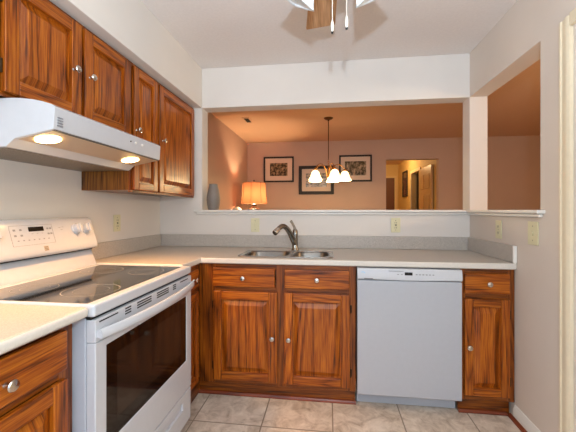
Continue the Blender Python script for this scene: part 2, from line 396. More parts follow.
# six panel door standing open against the hall wall
def panel_door():
    mb = MB().box(3.262, 3.297, 3.30, 4.075, 0.01, 2.03)
    for (a, b) in ((3.40, 3.65), (3.73, 3.98)):
        for (c, d) in ((0.2, 0.75), (0.88, 1.50), (1.62, 1.90)): mb.box(3.254, 3.263, a, b, c, d)
    return struct(mb.build('door_3', 'doorwood', bevel=0.006))
panel_door()

# ------------------------------------------------------------------ cabinets
def knob_part(c, axis, parent):
    prof = [(0.0085,0),(0.0075,0.003),(0.0055,0.007),(0.0055,0.013),(0.011,0.017),(0.0155,0.021),(0.0160,0.025),(0.0135,0.0285),(0.007,0.0305),(0,0.031)]
    return MB().lathe(prof, c, axis, 20).build('knob', 'knob', parent)

def front(parent, kind, face, w, a0, a1, z0, z1, knob=None, hinge=None, arch=False, small=False):
    """door or drawer front. face 'x': front at x=w facing +x spanning y a0..a1; 'y': front at y=w facing -y spanning x."""
    th = 0.020; g = 0.055 if (a1-a0) > 0.3 else 0.048
    ax = 'y' if face == 'x' else 'x'
    def B(mb, u0, u1, v0, v1, d0, d1, mi=0):
        if face == 'x': mb.box(w-th+d0, w-th+d1, u0, u1, v0, v1, mi)
        else: mb.box(u0, u1, w+th-d1, w+th-d0, v0, v1, mi)
        return mb
    def Q(mb, r0, d0, r1, d1, mi=0):
        """picture-frame slope between rectangle r0 at depth d0 and r1 at depth d1"""
        def P(u, v, d): return (w-th+d, u, v) if face == 'x' else (u, w+th-d, v)
        c0 = [P(r0[0],r0[2],d0),P(r0[1],r0[2],d0),P(r0[1],r0[3],d0),P(r0[0],r0[3],d0)]
        c1 = [P(r1[0],r1[2],d1),P(r1[1],r1[2],d1),P(r1[1],r1[3],d1),P(r1[0],r1[3],d1)]
        mb.add(c0+c1, [(i,(i+1)%4,4+(i+1)%4,4+i) for i in range(4)], mi)
    if kind == 'drawer':
        mb = MB(); B(mb, a0, a1, z0, z1, 0, th)
        o = mb.build('drawer', 'oak_'+ax, parent, bevel=0.006, seg=2)
    else:
        mb = MB()
        B(mb, a0, a0+g, z0, z1, 0, th); B(mb, a1-g, a1, z0, z1, 0, th)
        B(mb, a0+g, a1-g, z0, z0+g, 0, th-0.0006, 1); B(mb, a0+g, a1-g, z1-g, z1, 0, th-0.0006, 1)
        o = mb.build('door', ['oak_z', 'oak_'+ax], parent, bevel=0.0045, seg=2)
        pn = MB(); u0, u1, v0, v1 = a0+g-0.002, a1-g+0.002, z0+g-0.002, z1-g+0.002
        B(pn, u0, u1, v0, v1, 0.0005, 0.003)
        e = 0.010; s = 0.038
        Q(pn, (u0+e,u1-e,v0+e,v1-e), 0.0025, (u0+s,u1-s,v0+s,v1-s), 0.0175)
        def P(u, v, d): return (w-th+d, u, v) if face == 'x' else (u, w+th-d, v)
        pn.add([P(u0+s,v0+s,0.0175),P(u1-s,v0+s,0.0175),P(u1-s,v1-s,0.0175),P(u0+s,v1-s,0.0175)], [(0,1,2,3)])
        pn.build('raised_panel', 'panel_'+face, o, angle=15)
        if hinge is not None:
            for zz in (z0+0.09, z1-0.09):
                h = MB(); u = a0-0.004 if hinge == 0 else a1+0.004
                if face == 'x': h.tube([(w-0.014,u,zz-0.025),(w-0.014,u,zz+0.025)], 0.005); h.box(w-0.019, w-0.0165, u-(0.008 if hinge == 0 else 0), u+(0.008 if hinge else 0), zz-0.022, zz+0.022)
                else: h.tube([(u,w+0.014,zz-0.025),(u,w+0.014,zz+0.025)], 0.005); h.box(u-(0.008 if hinge == 0 else 0), u+(0.008 if hinge else 0), w+0.0165, w+0.019, zz-0.022, zz+0.022)
                h.build('hinge', 'hinge', o)
    if knob:
        if face == 'x': knob_part((w-0.001, knob[0], knob[1]), (1,0,0), o)
        else: knob_part((knob[0], w+0.001, knob[1]), (0,-1,0), o)
    return o

FY = -0.61   # face plane of the back run
# sink base
c = thing('base_cabinet', 'wide oak sink base cabinet with two doors and two false drawer fronts', 'cabinet', (1.13, -0.3, 0), 'oak base cabinets')
mb = MB().box(0.635, 1.628, -0.60, -0.022, 0.09, 0.60); mb.build('body', 'oakd_z', c)
def faceframe(parent, x0, x1, stiles, rails, face='y', w=FY, mats=('oakd_z', 'oakd_x')):
    mb = MB()
    for a, b in stiles:
        if face == 'y': mb.box(a, b, w, w+0.0095, rails[0][0], rails[-1][1])
        else: mb.box(w-0.0095, w, a, b, rails[0][0], rails[-1][1])
    for k, (z0, z1) in enumerate(rails):
        for (s0, s1), (t0, t1) in zip(stiles[:-1], stiles[1:]):
            if face == 'y': mb.box(s1, t0, w+0.0004, w+0.0095, z0, z1, 1)
            else: mb.box(w-0.0095, w-0.0004, s1, t0, z0, z1, 1)
    return mb.build('face_frame', list(mats), parent, bevel=0.001, seg=1)
RAILS = [(0.095, 0.135), (0.685, 0.742), (0.838, 0.8755)]
M2 = ('oakm_z', 'oakm_x')
faceframe(c, .612, 1.628, [(0.612, 0.722), (1.125, 1.195), (1.580, 1.628)], RAILS, mats=M2)
front(c, 'drawer', 'y', -0.63, 0.711, 1.121, 0.728, 0.848, (0.916, 0.787))
front(c, 'drawer', 'y', -0.63, 1.184, 1.590, 0.728, 0.848, (1.388, 0.787))
front(c, 'door', 'y', -0.63, 0.714, 1.136, 0.120, 0.698, (1.106, 0.409), hinge=0)
front(c, 'door', 'y', -0.63, 1.181, 1.593, 0.120, 0.698, (1.211, 0.408), hinge=1)
box('toe_kick', 'oakm_x', c, 0.60, 1.628, -0.572, -0.558, 0.001, 0.0895)
# narrow base at the right wall
c = thing('base_cabinet', 'narrow oak base cabinet between the dishwasher and the right wall', 'cabinet', (2.39, -0.3, 0), 'oak base cabinets')
MB().box(2.245, W-0.003, -0.60, -0.022, 0.09, 0.875).build('body', 'oakd_z', c)
faceframe(c, 2.243, W, [(2.243, 2.272), (2.506, W-0.003)], RAILS, mats=M2)
front(c, 'drawer', 'y', -0.63, 2.262, 2.512, 0.730, 0.850, (2.392, 0.791))
front(c, 'door', 'y', -0.63, 2.262, 2.512, 0.126, 0.700, (2.283, 0.417), hinge=1)
box('toe_kick', 'oakm_x', c, 2.243, W-0.014, -0.572, -0.558, 0.001, 0.0895)
# corner base between range and sink base
FX = 0.61
RY = [(0.095, 0.135), (0.685, 0.742), (0.838, 0.8755)]
c = thing('base_cabinet', 'narrow oak base cabinet in the corner between the white range and the sink cabinet', 'cabinet', (0.3, -0.76, 0), 'oak base cabinets')
MB().box(0.003, 0.6000, -0.900, -0.612, 0.09, 0.875).build('body', 'oakd_z', c)
faceframe(c, 0, 0, [(-0.9000, -0.880), (-0.66, -0.6115)], RY, 'x', FX, ('oakm_z', 'oakm_y'))
front(c, 'drawer', 'x', 0.63, -0.889, -0.655, 0.728, 0.848, (-0.735, 0.787))
front(c, 'door', 'x', 0.63, -0.889, -0.655, 0.120, 0.698)
box('toe_kick', 'oakm_y', c, 0.586, 0.5995, -0.900, -0.558, 0.001, 0.0895)
# near base, left of the range
c = thing('base_cabinet', 'oak base cabinet on the near side of the white range, cut by the photo edge', 'cabinet', (0.3, -2.1, 0), 'oak base cabinets')
MB().box(0.003, 0.6000, -2.55, -1.669, 0.09, 0.8695).build('body', 'oakd_z', c)
faceframe(c, 0, 0, [(-2.55, -2.50), (-1.725, -1.6685)], RY[:2]+[(0.838, 0.8695)], 'x', FX, ('oakm_z', 'oakm_y'))
front(c, 'drawer', 'x', 0.63, -2.10, -1.708, 0.715, 0.842, (-1.910, 0.771))
front(c, 'door', 'x', 0.63, -2.10, -1.706, 0.120, 0.685)
front(c, 'drawer', 'x', 0.63, -2.53, -2.13, 0.715, 0.848, (-2.33, 0.776))
front(c, 'door', 'x', 0.63, -2.53, -2.13, 0.120, 0.685)
box('toe_kick', 'oak_y', c, 0.558, 0.572, -2.55, -1.675, 0.001, 0.0895)
# shoe mouldings in front of the toe kicks
qr = [(0,0),(-0.018,0),(-0.017,0.009),(-0.011,0.017),(0,0.019)]
struct(MB().prism([(-0.5722+a, 0.0005+b) for a, b in qr], 'x', 0.60, 1.632).build('trim_10', 'redwood'))
struct(MB().prism([(-0.5722+a, 0.0005+b) for a, b in qr], 'x', 2.243, W-0.031).build('trim_11', 'redwood'))

# upper cabinets
def upper(label, y0, y1, z0, doors, side=True):
    c = thing('wall_cabinet', label, 'cabinet', (0.0, (y0+y1)/2, z0), 'oak wall cabinets')
    MB().box(0.002, 0.3000, y0+0.001, y1-0.001, z0+0.012, SZ-0.004).build('body', 'oakd_z', c)
    st = [(y0+0.001, doors[0][0]+0.012)]
    for a, b in zip(doors[:-1], doors[1:]): st.append((a[1]-0.012, b[0]+0.012))
    st.append((doors[-1][1]-0.012, y1-0.001))
    faceframe(c, 0, 0, st, [(z0, z0+0.04), (SZ-0.045, SZ-0.003)], 'x', 0.310, ('oakm_z', 'oakm_y'))
    for d in doors:
        front(c, 'door', 'x', 0.330, d[0], d[1], z0+0.014, SZ-0.024, d[2], hinge=d[3])
    return c
upper('oak wall cabinet with two doors directly above the white range hood', -1.72, -0.905, 1.632, [(-1.645, -1.290, (-1.338, 1.855), 0), (-1.270, -0.918, (-1.240, 1.857), None)])
cB = upper('narrow oak wall cabinet, right beside the end of the range hood', -0.903, -0.611, 1.330, [(-0.884, -0.624, (-0.863, 1.70), None)])
upper('tall oak wall cabinet in the corner beside the pass-through opening', -0.609, -0.003, 1.330, [(-0.598, -0.035, (-0.562, 1.70), None)])

# ------------------------------------------------------------------ counters
def slabcounter(us, vs, fill, z0, z1, plane='xy'): return cells(us, vs, fill, z0, z1, plane)
ct = thing('countertop', 'L-shaped speckled beige worktop with backsplash running under the pass-through', 'countertop', (1.3, -0.3, 0.876), 'speckled beige worktops')
SKX0, SKX1, SKY0, SKY1 = 0.865, 1.480, -0.560, -0.255
fill = lambda u, v: (u > 0.001 and v > -0.635 or (u < 0.635 and v > -0.903)) and not (SKX0 < u < SKX1 and SKY0 < v < SKY1)
mb = cells([0.0015, 0.635, SKX0, SKX1, W-0.0015], [-0.903, -0.635, SKY0, SKY1, -0.0015], fill, 0.8765, 0.914, 'xy')
for i, f in enumerate(mb.f):
    zs = [mb.v[k][2] for k in f]
    if max(zs)-min(zs) > 0.01: mb.m[i] = 1
mb.build('worktop', ['counter', 'cedge'], ct, bevel=0.009, seg=3)
box('backsplash', 'splash', ct, 0.0215, W-0.0215, -0.0215, -0.0015, 0.9145, 1.016, bevel=0.003)
box('backsplash', 'splash', ct, 0.0015, 0.0210, -0.903, -0.0015, 0.9145, 1.016, bevel=0.003)
box('backsplash', 'splash', ct, W-0.0210, W-0.0015, -0.622, -0.0015, 0.9145, 1.016, bevel=0.003)
box('end_cap', 'trim', ct, W-0.0215, W-0.0015, -0.634, -0.6225, 0.9145, 1.0165, bevel=0.003, label='end cap of the side splash, camera-facing brightness put into its white')  # brightness of the camera-facing end put into the white
ct2 = thing('countertop', 'speckled beige worktop on the near side of the range, lit by the hood', 'countertop', (0.3, -2.1, 0.876), 'speckled beige worktops')
mb = MB().box(0.0015, 0.676, -2.57, -1.6685, 0.8700, 0.906)
for i, f in enumerate(mb.f):
    zs = [mb.v[k][2] for k in f]
    if max(zs)-min(zs) > 0.01: mb.m[i] = 1
mb.build('worktop', ['counter', 'cedge'], ct2, bevel=0.015, seg=5)
box('backsplash', 'splash', ct2, 0.0015, 0.0210, -2.57, -1.6685, 0.9065, 1.008, bevel=0.003)

# ------------------------------------------------------------------ sink and faucet
sk = thing('kitchen_sink', 'stainless steel double bowl sink set into the beige worktop', 'sink', (1.17, -0.4, 0.914))
def bowl(x0, x1, y0, y1, depth, name):
    """rounded-rectangle basin"""
    def ring(ins, z, r):
        pts = []; a0, a1, b0, b1 = x0+ins, x1-ins, y0+ins, y1-ins; r = max(r, 0.005)
        for cx, cy, s in ((a1-r, b1-r, 0), (a0+r, b1-r, 1), (a0+r, b0+r, 2), (a1-r, b0+r, 3)):
            for k in range(7):
                t = (s+k/6)*PI/2; pts.append((cx+r*math.cos(t), cy+r*math.sin(t), z))
        return pts
    rings = [ring(0, 0.9165, 0.07), ring(0.004, 0.910, 0.068), ring(0.010, 0.914-depth+0.03, 0.062), ring(0.035, 0.914-depth, 0.045)]
    mb = MB(); n = 28
    for r in rings: mb.v += r
    for i in range(3):
        for k in range(n): mb.f.append([i*n+k, i*n+(k+1) % n, (i+1)*n+(k+1) % n, (i+1)*n+k]); mb.m.append(0)
    mb.f.append([3*n+k for k in range(n)]); mb.m.append(0)
    o = mb.build(name, 'steelb', sk, solid=0.0015)
    MB().lathe([(0.032,0),(0.040,0.003),(0.036,0.005),(0.012,0.002),(0,0.002)], ((x0+x1)/2, (y0+y1)/2, 0.9155-depth), n=20).build('drain', 'steeld', o)
bx = [(0.885, 1.190), (1.222, 1.462)]
by = (-0.545, -0.272)
M['steelb']=plain('satin_bowl_steel', '#77726D', 0.28, metal=1.0, noise=0.05, nscale=60)
bowl(*bx[0], *by, 0.16, 'bowl'); bowl(*bx[1], *by, 0.14, 'bowl')
# rim plate around the bowls: outer rounded outline bridged to each bowl via small grid
def rim():
    bm = bmesh.new()
    def rr(x0, x1, y0, y1, r, z):
        vs = []
        for cx, cy, s in ((x1-r, y1-r, 0), (x0+r, y1-r, 1), (x0+r, y0+r, 2), (x1-r, y0+r, 3)):
            for k in range(7):
                t = (s+k/6)*PI/2; vs.append(bm.verts.new((cx+r*math.cos(t), cy+r*math.sin(t), z)))
        es = [bm.edges.new((vs[i], vs[(i+1) % len(vs)])) for i in range(len(vs))]
        return es
    es = rr(0.852, 1.493, -0.572, -0.243, 0.045, 0.9168)
    for a, b in bx: es += rr(a-0.001, b+0.001, by[0]-0.001, by[1]+0.001, 0.07, 0.9168)
    bmesh.ops.triangle_fill(bm, use_beauty=True, edges=es)
    mb = MB(); bm.verts.index_update(); mb.v = [tuple(v.co) for v in bm.verts]
    for f in bm.faces:
        c = f.calc_center_median()
        mb.f.append([v.index for v in f.verts]); mb.m.append(0)
    bm.free()
    return mb.build('rim', 'steel', sk, solid=0.0035)
rim()

fa = thing('kitchen_faucet', 'curved nickel pull-out faucet with a single lever behind the sink', 'faucet', (1.205, -0.175, 0.914))
fx, fy = 1.205, -0.175
MB().lathe([(0.030,0),(0.030,0.006),(0.026,0.012),(0.023,0.02),(0.022,0.055),(0.020,0.075),(0.021,0.10),(0.0225,0.125),(0.020,0.15),(0.010,0.165),(0,0.168)], (fx, fy, 0.9145), n=24).build('body', 'steeld', fa)
pts = []
for k in range(13):
    t = k/12; s = t*0.195
    pts.append((fx-0.56*s, fy-0.83*s, 0.955+0.150*math.sin(t*2.15)+0.0*t))
MB().tube(pts, [0.021-0.004*k/12 for k in range(13)], 14).build('spout', 'steeld', fa)
e = Vector(pts[-1]); d = (Vector(pts[-1])-Vector(pts[-3])).normalized()
MB().lathe([(0.016,-0.012),(0.019,0.0),(0.021,0.020),(0.022,0.034),(0.019,0.042),(0.012,0.043),(0.0,0.039)], e, d, 18).build('spray_head', 'knob', fa)
MB().tube([(fx, fy, 1.062), (fx-0.006, fy+0.004, 1.092), (fx-0.020, fy+0.010, 1.118), (fx-0.036, fy+0.016, 1.140)], [0.013, 0.009, 0.0085, 0.010], 12).build('lever', 'steeld', fa)

# ------------------------------------------------------------------ dishwasher
dw = thing('dishwasher', 'white built-in dishwasher with a digital control strip', 'dishwasher', (1.935, -0.3, 0))
box('tub', 'gap', dw, 1.640, 2.236, -0.598, -0.03, 0.1015, 0.868)
mb = MB().prism([(-0.600,0.102),(-0.650,0.102),(-0.655,0.107),(-0.655,0.795),(-0.651,0.800),(-0.600,0.800)], 'x', 1.6355, 2.2365)
mb.build('door_panel', 'dwm', dw, bevel=0.003)
# control strip with a shallow scooped lower lip
mb = MB(); n = 24; xs = [1.6355+(2.2365-1.6355)*k/n for k in range(n+1)]
for x in xs:
    u = abs(x-1.935)/0.3; sag = 0.012*max(0, 1-u*u)
    mb.v += [(x,-0.600,0.8025),(x,-0.648,0.8025),(x,-0.660,0.812-sag*0.6),(x,-0.662,0.824-sag*0.3),(x,-0.655,0.868),(x,-0.650,0.872),(x,-0.600,0.872)]
for i in range(n):
    for k in range(7): mb.f.append([i*7+k, i*7+(k+1) % 7, (i+1)*7+(k+1) % 7, (i+1)*7+k]); mb.m.append(0)
mb.f += [[0,1,2,3,4,5,6], [n*7+k for k in range(7)]]; mb.m += [0, 0]
cp = mb.build('control_strip', 'app', dw)
mb = MB().box(1.872, 1.996, -0.6505, -0.646, 0.7985, 0.8035); mb.build('grip_recess', 'mark', dw)
box('display', 'black', cp, 1.912, 1.956, -0.6625, -0.655, 0.836, 0.853)
for k in range(6): box('button', 'mark', cp, 1.975+0.019*k, 1.984+0.019*k, -0.6625, -0.655, 0.8385, 0.8435)
for x in (1.868, 1.890): box('button', 'mark', cp, x, x+0.011, -0.6625, -0.655, 0.838, 0.842)
mb = MB()
for k in range(12):
    mb.box(1.820+0.0072*k, 1.8252+0.0072*k, -0.6615, -0.655, 0.857, 0.8605)
mb.build('maker_print', 'mark', cp)
mb = MB()
for k in range(5):
    a = 0.3+k*0.5; mb.box(1.665+0.011*math.cos(a), 1.671+0.011*math.cos(a), -0.6612, -0.655, 0.840+0.009*math.sin(a), 0.844+0.009*math.sin(a))
mb.build('decal', 'blue', cp)
box('vent_slot', 'markd', cp, 1.675, 1.727, -0.6635, -0.655, 0.8105, 0.8135)
box('toe_panel', 'dwm', dw, 1.640, 2.236, -0.556, -0.545, 0.003, 0.099, bevel=0.002)

# ------------------------------------------------------------------ range
rg = thing('kitchen_range', 'white freestanding electric range with black glass cooktop', 'stove', (0.35, -1.285, 0))
RY0, RY1 = -1.667, -0.906
box('body', 'appgrey', rg, 0.025, 0.655, RY0+0.002, RY1-0.002, 0.03, 0.862, bevel=0.004)
for yy in (RY0+0.06, RY1-0.06):
    for xx in (0.08, 0.60): MB().lathe([(0.018,0),(0.018,0.029)], (xx, yy, 0.001), n=12).build('foot', 'black', rg)
# enamel frame of the cooktop with a rounded front
ck = cells([0.105, 0.145, 0.645, 0.688], [RY0, RY0+0.022, RY1-0.022, RY1], lambda u, v: not (0.145 < u < 0.645 and RY0+0.022 < v < RY1-0.022), 0.866, 0.909, 'xy').build('cooktop_frame', 'app', rg, bevel=0.010, seg=4)
gl = box('cooktop_glass', 'glassblk', rg, 0.1455, 0.6445, RY0+0.0225, RY1-0.0225, 0.88, 0.9065)
def ringmesh(c, r0, r1, z):
    return MB().lathe([(r0,0),(r0,0.0006),(r1,0.0006),(r1,0),(r0,0)], (c[0], c[1], z), n=48)
for (cx, cy, r) in ((0.525, -1.475, 0.100), (0.525, -1.085, 0.082), (0.275, -1.475, 0.078), (0.275, -1.085, 0.098)):
    mb = ringmesh((cx, cy), r, r+0.003, 0.9062); ringm = ringmesh((cx, cy), r*0.62, r*0.62+0.0018, 0.9062)
    mb.add(ringm.v, ringm.f); mb.build('burner_ring', 'ring', gl)
mb = MB()
for k in range(4): mb.box(0.618, 0.622, -1.33+0.02*k, -1.322+0.02*k, 0.9061, 0.9069)
mb.build('burner_indicator', 'ring', gl)
# gap, vent strip, door, handle, drawer
box('shadow_gap', 'gap', rg, 0.640, 0.672, RY0+0.006, RY1-0.006, 0.856, 0.8665)
vp = box('vent_strip', 'app', rg, 0.6555, 0.690, RY0+0.004, RY1-0.004, 0.780, 0.8565, bevel=0.003)
def slot(y0, y1, z, h=0.0055): box('vent_slot', 'gap', vp, 0.6895, 0.6908, y0, y1, z-h/2, z+h/2)
slot(-1.645, -1.547, 0.8465, 0.0045)
for a, b in ((-1.505,-1.468),(-1.428,-1.322),(-1.277,-1.169),(-1.126,-1.094)):
    for z in (0.8275, 0.8375, 0.8475): slot(a, b, z)
slot(-1.047, -0.957, 0.8465, 0.0045)
od = cells([RY0+0.004, -1.607, -0.970, RY1-0.004], [0.236, 0.400, 0.752, 0.7785], lambda u, v: not (-1.607 < u < -0.970 and 0.400 < v < 0.752), 0.6555, 0.690, 'yz').build('oven_door', 'app', rg, bevel=0.004)
box('window', 'oven', od, 0.660, 0.6865, -1.6065, -0.9705, 0.4005, 0.7515, label='smoked black oven window')
box('window_screen', 'ovenin', od, 0.680, 0.6869, -1.548, -1.030, 0.462, 0.700)
# bowed handle
mb = MB(); n = 28
for k in range(n+1):
    t = k/n; y = RY0+0.010+(RY1-RY0-0.020)*t; bow = 0.038*math.sin(PI*t)**0.8
    x = 0.6905+bow; th = 0.022; z0, z1 = 0.793-0.004*math.sin(PI*t), 0.826
    back = 0.6905 if (t < 0.04 or t > 0.96) else x-0.002
    mb.v += [(back, y, z0+0.004), (x+th-0.006, y, z0), (x+th, y, z0+0.008), (x+th-0.003, y, z1-0.006), (x+th-0.010, y, z1), (back, y, z1-0.004)]
for i in range(n):
    for k in range(6): mb.f.append([i*6+k, i*6+(k+1) % 6, (i+1)*6+(k+1) % 6, (i+1)*6+k]); mb.m.append(0)
mb.f += [list(range(6)), [n*6+k for k in range(6)]]; mb.m += [0, 0]
mb.build('handle', 'app', od, angle=50)
sd = cells([RY0+0.004, -1.56, -1.01, RY1-0.004], [0.055, 0.150, 0.188, 0.229], lambda u, v: not (-1.56 < u < -1.01 and 0.150 < v < 0.188), 0.6555, 0.688, 'yz').build('storage_drawer', 'app', rg, bevel=0.005, seg=3)
MB().box(0.656, 0.676, -1.5595, -1.0105, 0.1505, 0.1875).build('grip_recess', 'app', sd)
# backguard: lower riser, dark reveal and sloped control panel
mb = MB()
mb.prism([(0.022,0.862),(0.104,0.862),(0.1045,0.914),(0.098,0.925),(0.072,0.985),(0.066,0.996),(0.022,0.996)], 'y', RY0, RY1)
bgd = mb.build('backguard', 'app', rg, bevel=0.003)
box('reveal', 'gap', bgd, 0.03, 0.078, RY0+0.004, RY1-0.004, 0.9955, 1.004)
prof = [(0.022,1.0035),(0.098,1.0035),(0.110,1.010),(0.113,1.022),(0.108,1.040),(0.072,1.158),(0.062,1.174),(0.048,1.182),(0.022,1.182)]
pn = MB().prism(prof, 'y', RY0, RY1).build('control_panel', 'app', rg, bevel=0.006, seg=3)
# things on the sloped panel face: face from (0.108,1.040) to (0.072,1.158)
fn = Vector((1.158-1.040, 0, 0.108-0.072)).normalized(); up = Vector((0.072-0.108, 0, 1.158-1.040)).normalized(); org = Vector((0.108, 0, 1.040))
def onface(y, s, d=0.0): return org+up*s+fn*d+Vector((0, y, 0))
def plate(mb, y0, y1, s0, s1, d0, d1, mi=0):
    c = [onface(y, s, d) for d in (d0, d1) for (y, s) in ((y0,s0),(y1,s0),(y1,s1),(y0,s1))]
    mb.add(c, [(0,3,2,1),(4,5,6,7),(0,1,5,4),(1,2,6,5),(2,3,7,6),(3,0,4,7)], mi); return mb
plate(MB(), -1.318, -1.238, 0.088, 0.110, -0.002, 0.0008).build('display', 'black', pn)
mb = MB()
for (y0, y1, s) in ((-1.408,-1.190,0.118),(-1.408,-1.190,0.024)): plate(mb, y0, y1, s, s+0.0012, -0.001, 0.0005)
for y in (-1.408, -1.190): plate(mb, y, y+0.0014, 0.024, 0.118, -0.001, 0.0005)
mb.build('panel_outline', 'mark', pn)
def pr(*a): plate(MB(), *a, -0.001, 0.0006).build('button', 'mark', pn)
for r, q in enumerate((0.098, 0.072)):
    for y in (-1.392, -1.362, -1.222, -1.206): pr(y, y+0.011, q-0.004, q+0.0045)
for k in range(7): pr(-1.382+0.026*k, -1.374+0.026*k, 0.046, 0.0505)
for k in range(3): pr(-1.306+0.026*k, -1.298+0.026*k, 0.076, 0.078)
for (y, q) in ((-1.15, 0.098), (-1.13, 0.100), (-1.14, 0.086)): plate(MB(), y, y+0.012, q, q+0.002, -0.001, 0.0006).build('print', 'mark', pn)
mb = MB(); plate(mb, -1.262, -1.238, -0.012, 0.012, -0.003, 0.0018)
em = mb.build('emblem', plain('emblem_grey', '#B9A894', 0.4), pn)
mb = MB()
for k in range(3): plate(mb, -1.259, -1.241, -0.009+0.007*k, -0.0065+0.007*k, 0, 0.0022)
mb.build('emblem_stripe', 'markd', em)
def range_knob(y, s=0.086):
    o = MB().lathe([(0.030,0),(0.0305,0.004),(0.026,0.008),(0.0245,0.022),(0.022,0.026),(0,0.026)], onface(y, s, 0.0002), fn, 28).build('control_knob', 'app', pn)
    plate(MB(), y-0.0055, y+0.0055, s-0.024, s+0.024, 0.0255, 0.035).build('grip', 'app', o, bevel=0.002)
for y in (-1.040, -0.972, -1.478, -1.546): range_knob(y)
for y in (-1.040, -0.972, -1.478, -1.546): plate(MB(), y-0.002, y+0.002, 0.044, 0.048, -0.001, 0.0006).build('knob_print', 'markd', pn)

# ------------------------------------------------------------------ range hood
hd = thing('range_hood', 'white under-cabinet range hood with two lit lamps above the stove', 'range hood', (0.0, -1.285, 1.45))
HY0, HY1 = -1.627, -0.907
prof = [(0.001,1.453),(0.310,1.453),(0.345,1.481),(0.492,1.509),(0.500,1.512),(0.505,1.590),(0.490,1.600),(0.455,1.611),(0.415,1.620),(0.37,1.626),(0.333,1.6285),(0.001,1.6285)]
# side pieces full profile; hollow underside with sloped lamp band
mb = MB().prism(prof, 'y', HY0, HY1)
shell = mb.build('canopy', 'app', hd, bevel=0.003)
MB().box(0.03, 0.295, HY0+0.02, HY1-0.02, 1.4505, 1.4528).build('grease_filter', 'filter', hd)
MB().box(0.486, 0.4975, HY0+0.01, HY1-0.01, 1.5065, 1.5105).build('edge_seam', 'markd', hd)
dn = Vector((0.147, 0, 0.028)).normalized(); un = Vector((0.028, 0, -0.147)).normalized()
MB().prism([(0.350,1.4822),(0.486,1.5081),(0.486,1.5061),(0.350,1.4802)], 'y', HY0+0.012, HY1-0.012).build('lamp_band', 'band', hd, label='underside strip holding the lamps, their warm light put into its beige')
for yy in (-1.556, -1.050):
    cc = Vector((0.412, yy, 1.4918))+un*0.0005
    ln = MB().lathe([(0.041,0),(0.041,0.003),(0.034,0.005),(0.017,0.0065),(0,0.007)], cc, un, 28).build('lamp_lens', 'lens_on', hd, label='glowing round hood lamp')
    l = lamp('hood_lamp_light', 'SPOT', cc+un*0.03, 21.0, (1.0, 0.48, 0.15), 0.035, spot=2.25); l.rotation_euler = (0, math.radians(-5), 0); l.data.spot_blend = 0.9
mb = MB()
for k in range(4):
    for (a, b) in ((0, 0.010), (0.0125, 0.0225)): mb.box(0.5005, 0.5052, -1.612+a, -1.612+b, 1.524+0.0095*k, 1.5285+0.0095*k)
mb.build('emblem', 'mark', hd)
for yy, r in ((-1.187, 0.0035), (-1.146, 0.0065), (-1.090, 0.0065)):
    MB().lathe([(r,0),(r,0.004),(r*0.7,0.006),(0,0.006)], (0.502, yy, 1.560), (1,0,0), 16).build('button', 'fanwhite' if r > 0.004 else 'markd', hd)

# ------------------------------------------------------------------ outlets and switches
def outlet(name, label, face, u, z, w=0.072, h=0.116, kind='outlet'):
    def B(mb, a0, a1, z0, z1, d0, d1):
        if face == 'back': mb.box(a0, a1, -d1, -d0, z0, z1)
        elif face == 'left': mb.box(d0, d1, a0, a1, z0, z1)
        else: mb.box(W-d1, W-d0, a0, a1, z0, z1)
        return mb
    loc = {'back': (u, 0, z), 'left': (0, u, z), 'right': (W, u, z)}[face]
    t = thing(name, label, 'wall outlet' if name == 'wall_outlet' else 'light switch', loc, 'ivory wall plates above the worktops')
    B(MB(), u-w/2, u+w/2, z-h/2, z+h/2, 0.0008, 0.006).build('cover_plate', 'ivory', t, bevel=0.002)
    if kind == 'outlet':
        for dz in (-0.020, 0.020):
            r = B(MB(), u-0.016, u+0.016, z+dz-0.014, z+dz+0.014, 0.006, 0.0075).build('receptacle', 'ivory', t, bevel=0.0007)
            mb = MB(); B(mb, u-0.008, u-0.005, z+dz-0.006, z+dz+0.006, 0.0074, 0.0079); B(mb, u+0.005, u+0.008, z+dz-0.006, z+dz+0.006, 0.0074, 0.0079); B(mb, u-0.002, u+0.002, z+dz-0.011, z+dz-0.0075, 0.0074, 0.0079)
            mb.build('slot', 'ivoryd', r)
    elif kind == 'gfci':
        r = B(MB(), u-0.0165, u+0.0165, z-0.033, z+0.033, 0.006, 0.008).build('receptacle', 'ivory', t, bevel=0.0007)
        mb = MB()
        for dz in (-0.020, 0.020):
            B(mb, u-0.008, u-0.005, z+dz-0.006, z+dz+0.006, 0.0079, 0.0084); B(mb, u+0.005, u+0.008, z+dz-0.006, z+dz+0.006, 0.0079, 0.0084)
        B(mb, u-0.007, u+0.007, z-0.006, z-0.001, 0.0079, 0.0088); B(mb, u-0.007, u+0.007, z+0.001, z+0.006, 0.0079, 0.0088)
        mb.build('slot', 'ivoryd', r)
    else:
        r = B(MB(), u-0.005, u+0.005, z-0.012, z+0.012, 0.006, 0.0115).build('toggle', 'ivory', t, bevel=0.001)
    for dz in ((-0.038, 0.038) if kind != 'outlet' else (0,)):
        c = {'back': (u, -0.0058, z+dz), 'left': (0.0058, u, z+dz), 'right': (W-0.0058, u, z+dz)}[face]
        MB().lathe([(0.003,0),(0.002,0.001),(0,0.001)], c, {'back': (0,-1,0), 'left': (1,0,0), 'right': (-1,0,0)}[face], 10).build('screw', 'ivoryd', t)
    return t
outlet('light_switch', 'ivory switch plate on the back wall left of the faucet', 'back', 0.850, 1.098, kind='switch')
outlet('wall_outlet', 'ivory outlet on the back wall above the dishwasher', 'back', 1.992, 1.104, kind='gfci')
outlet('wall_outlet', 'ivory outlet on the left wall beside the range control panel', 'left', -0.581, 1.134, kind='gfci')
outlet('wall_outlet', 'narrow ivory outlet on the right wall, nearer the corner and above the side splash', 'right', -0.433, 1.100)
outlet('light_switch', 'larger ivory switch plate on the right wall beyond the end of the counter', 'right', -0.782, 1.101, w=0.086, h=0.125, kind='switch')

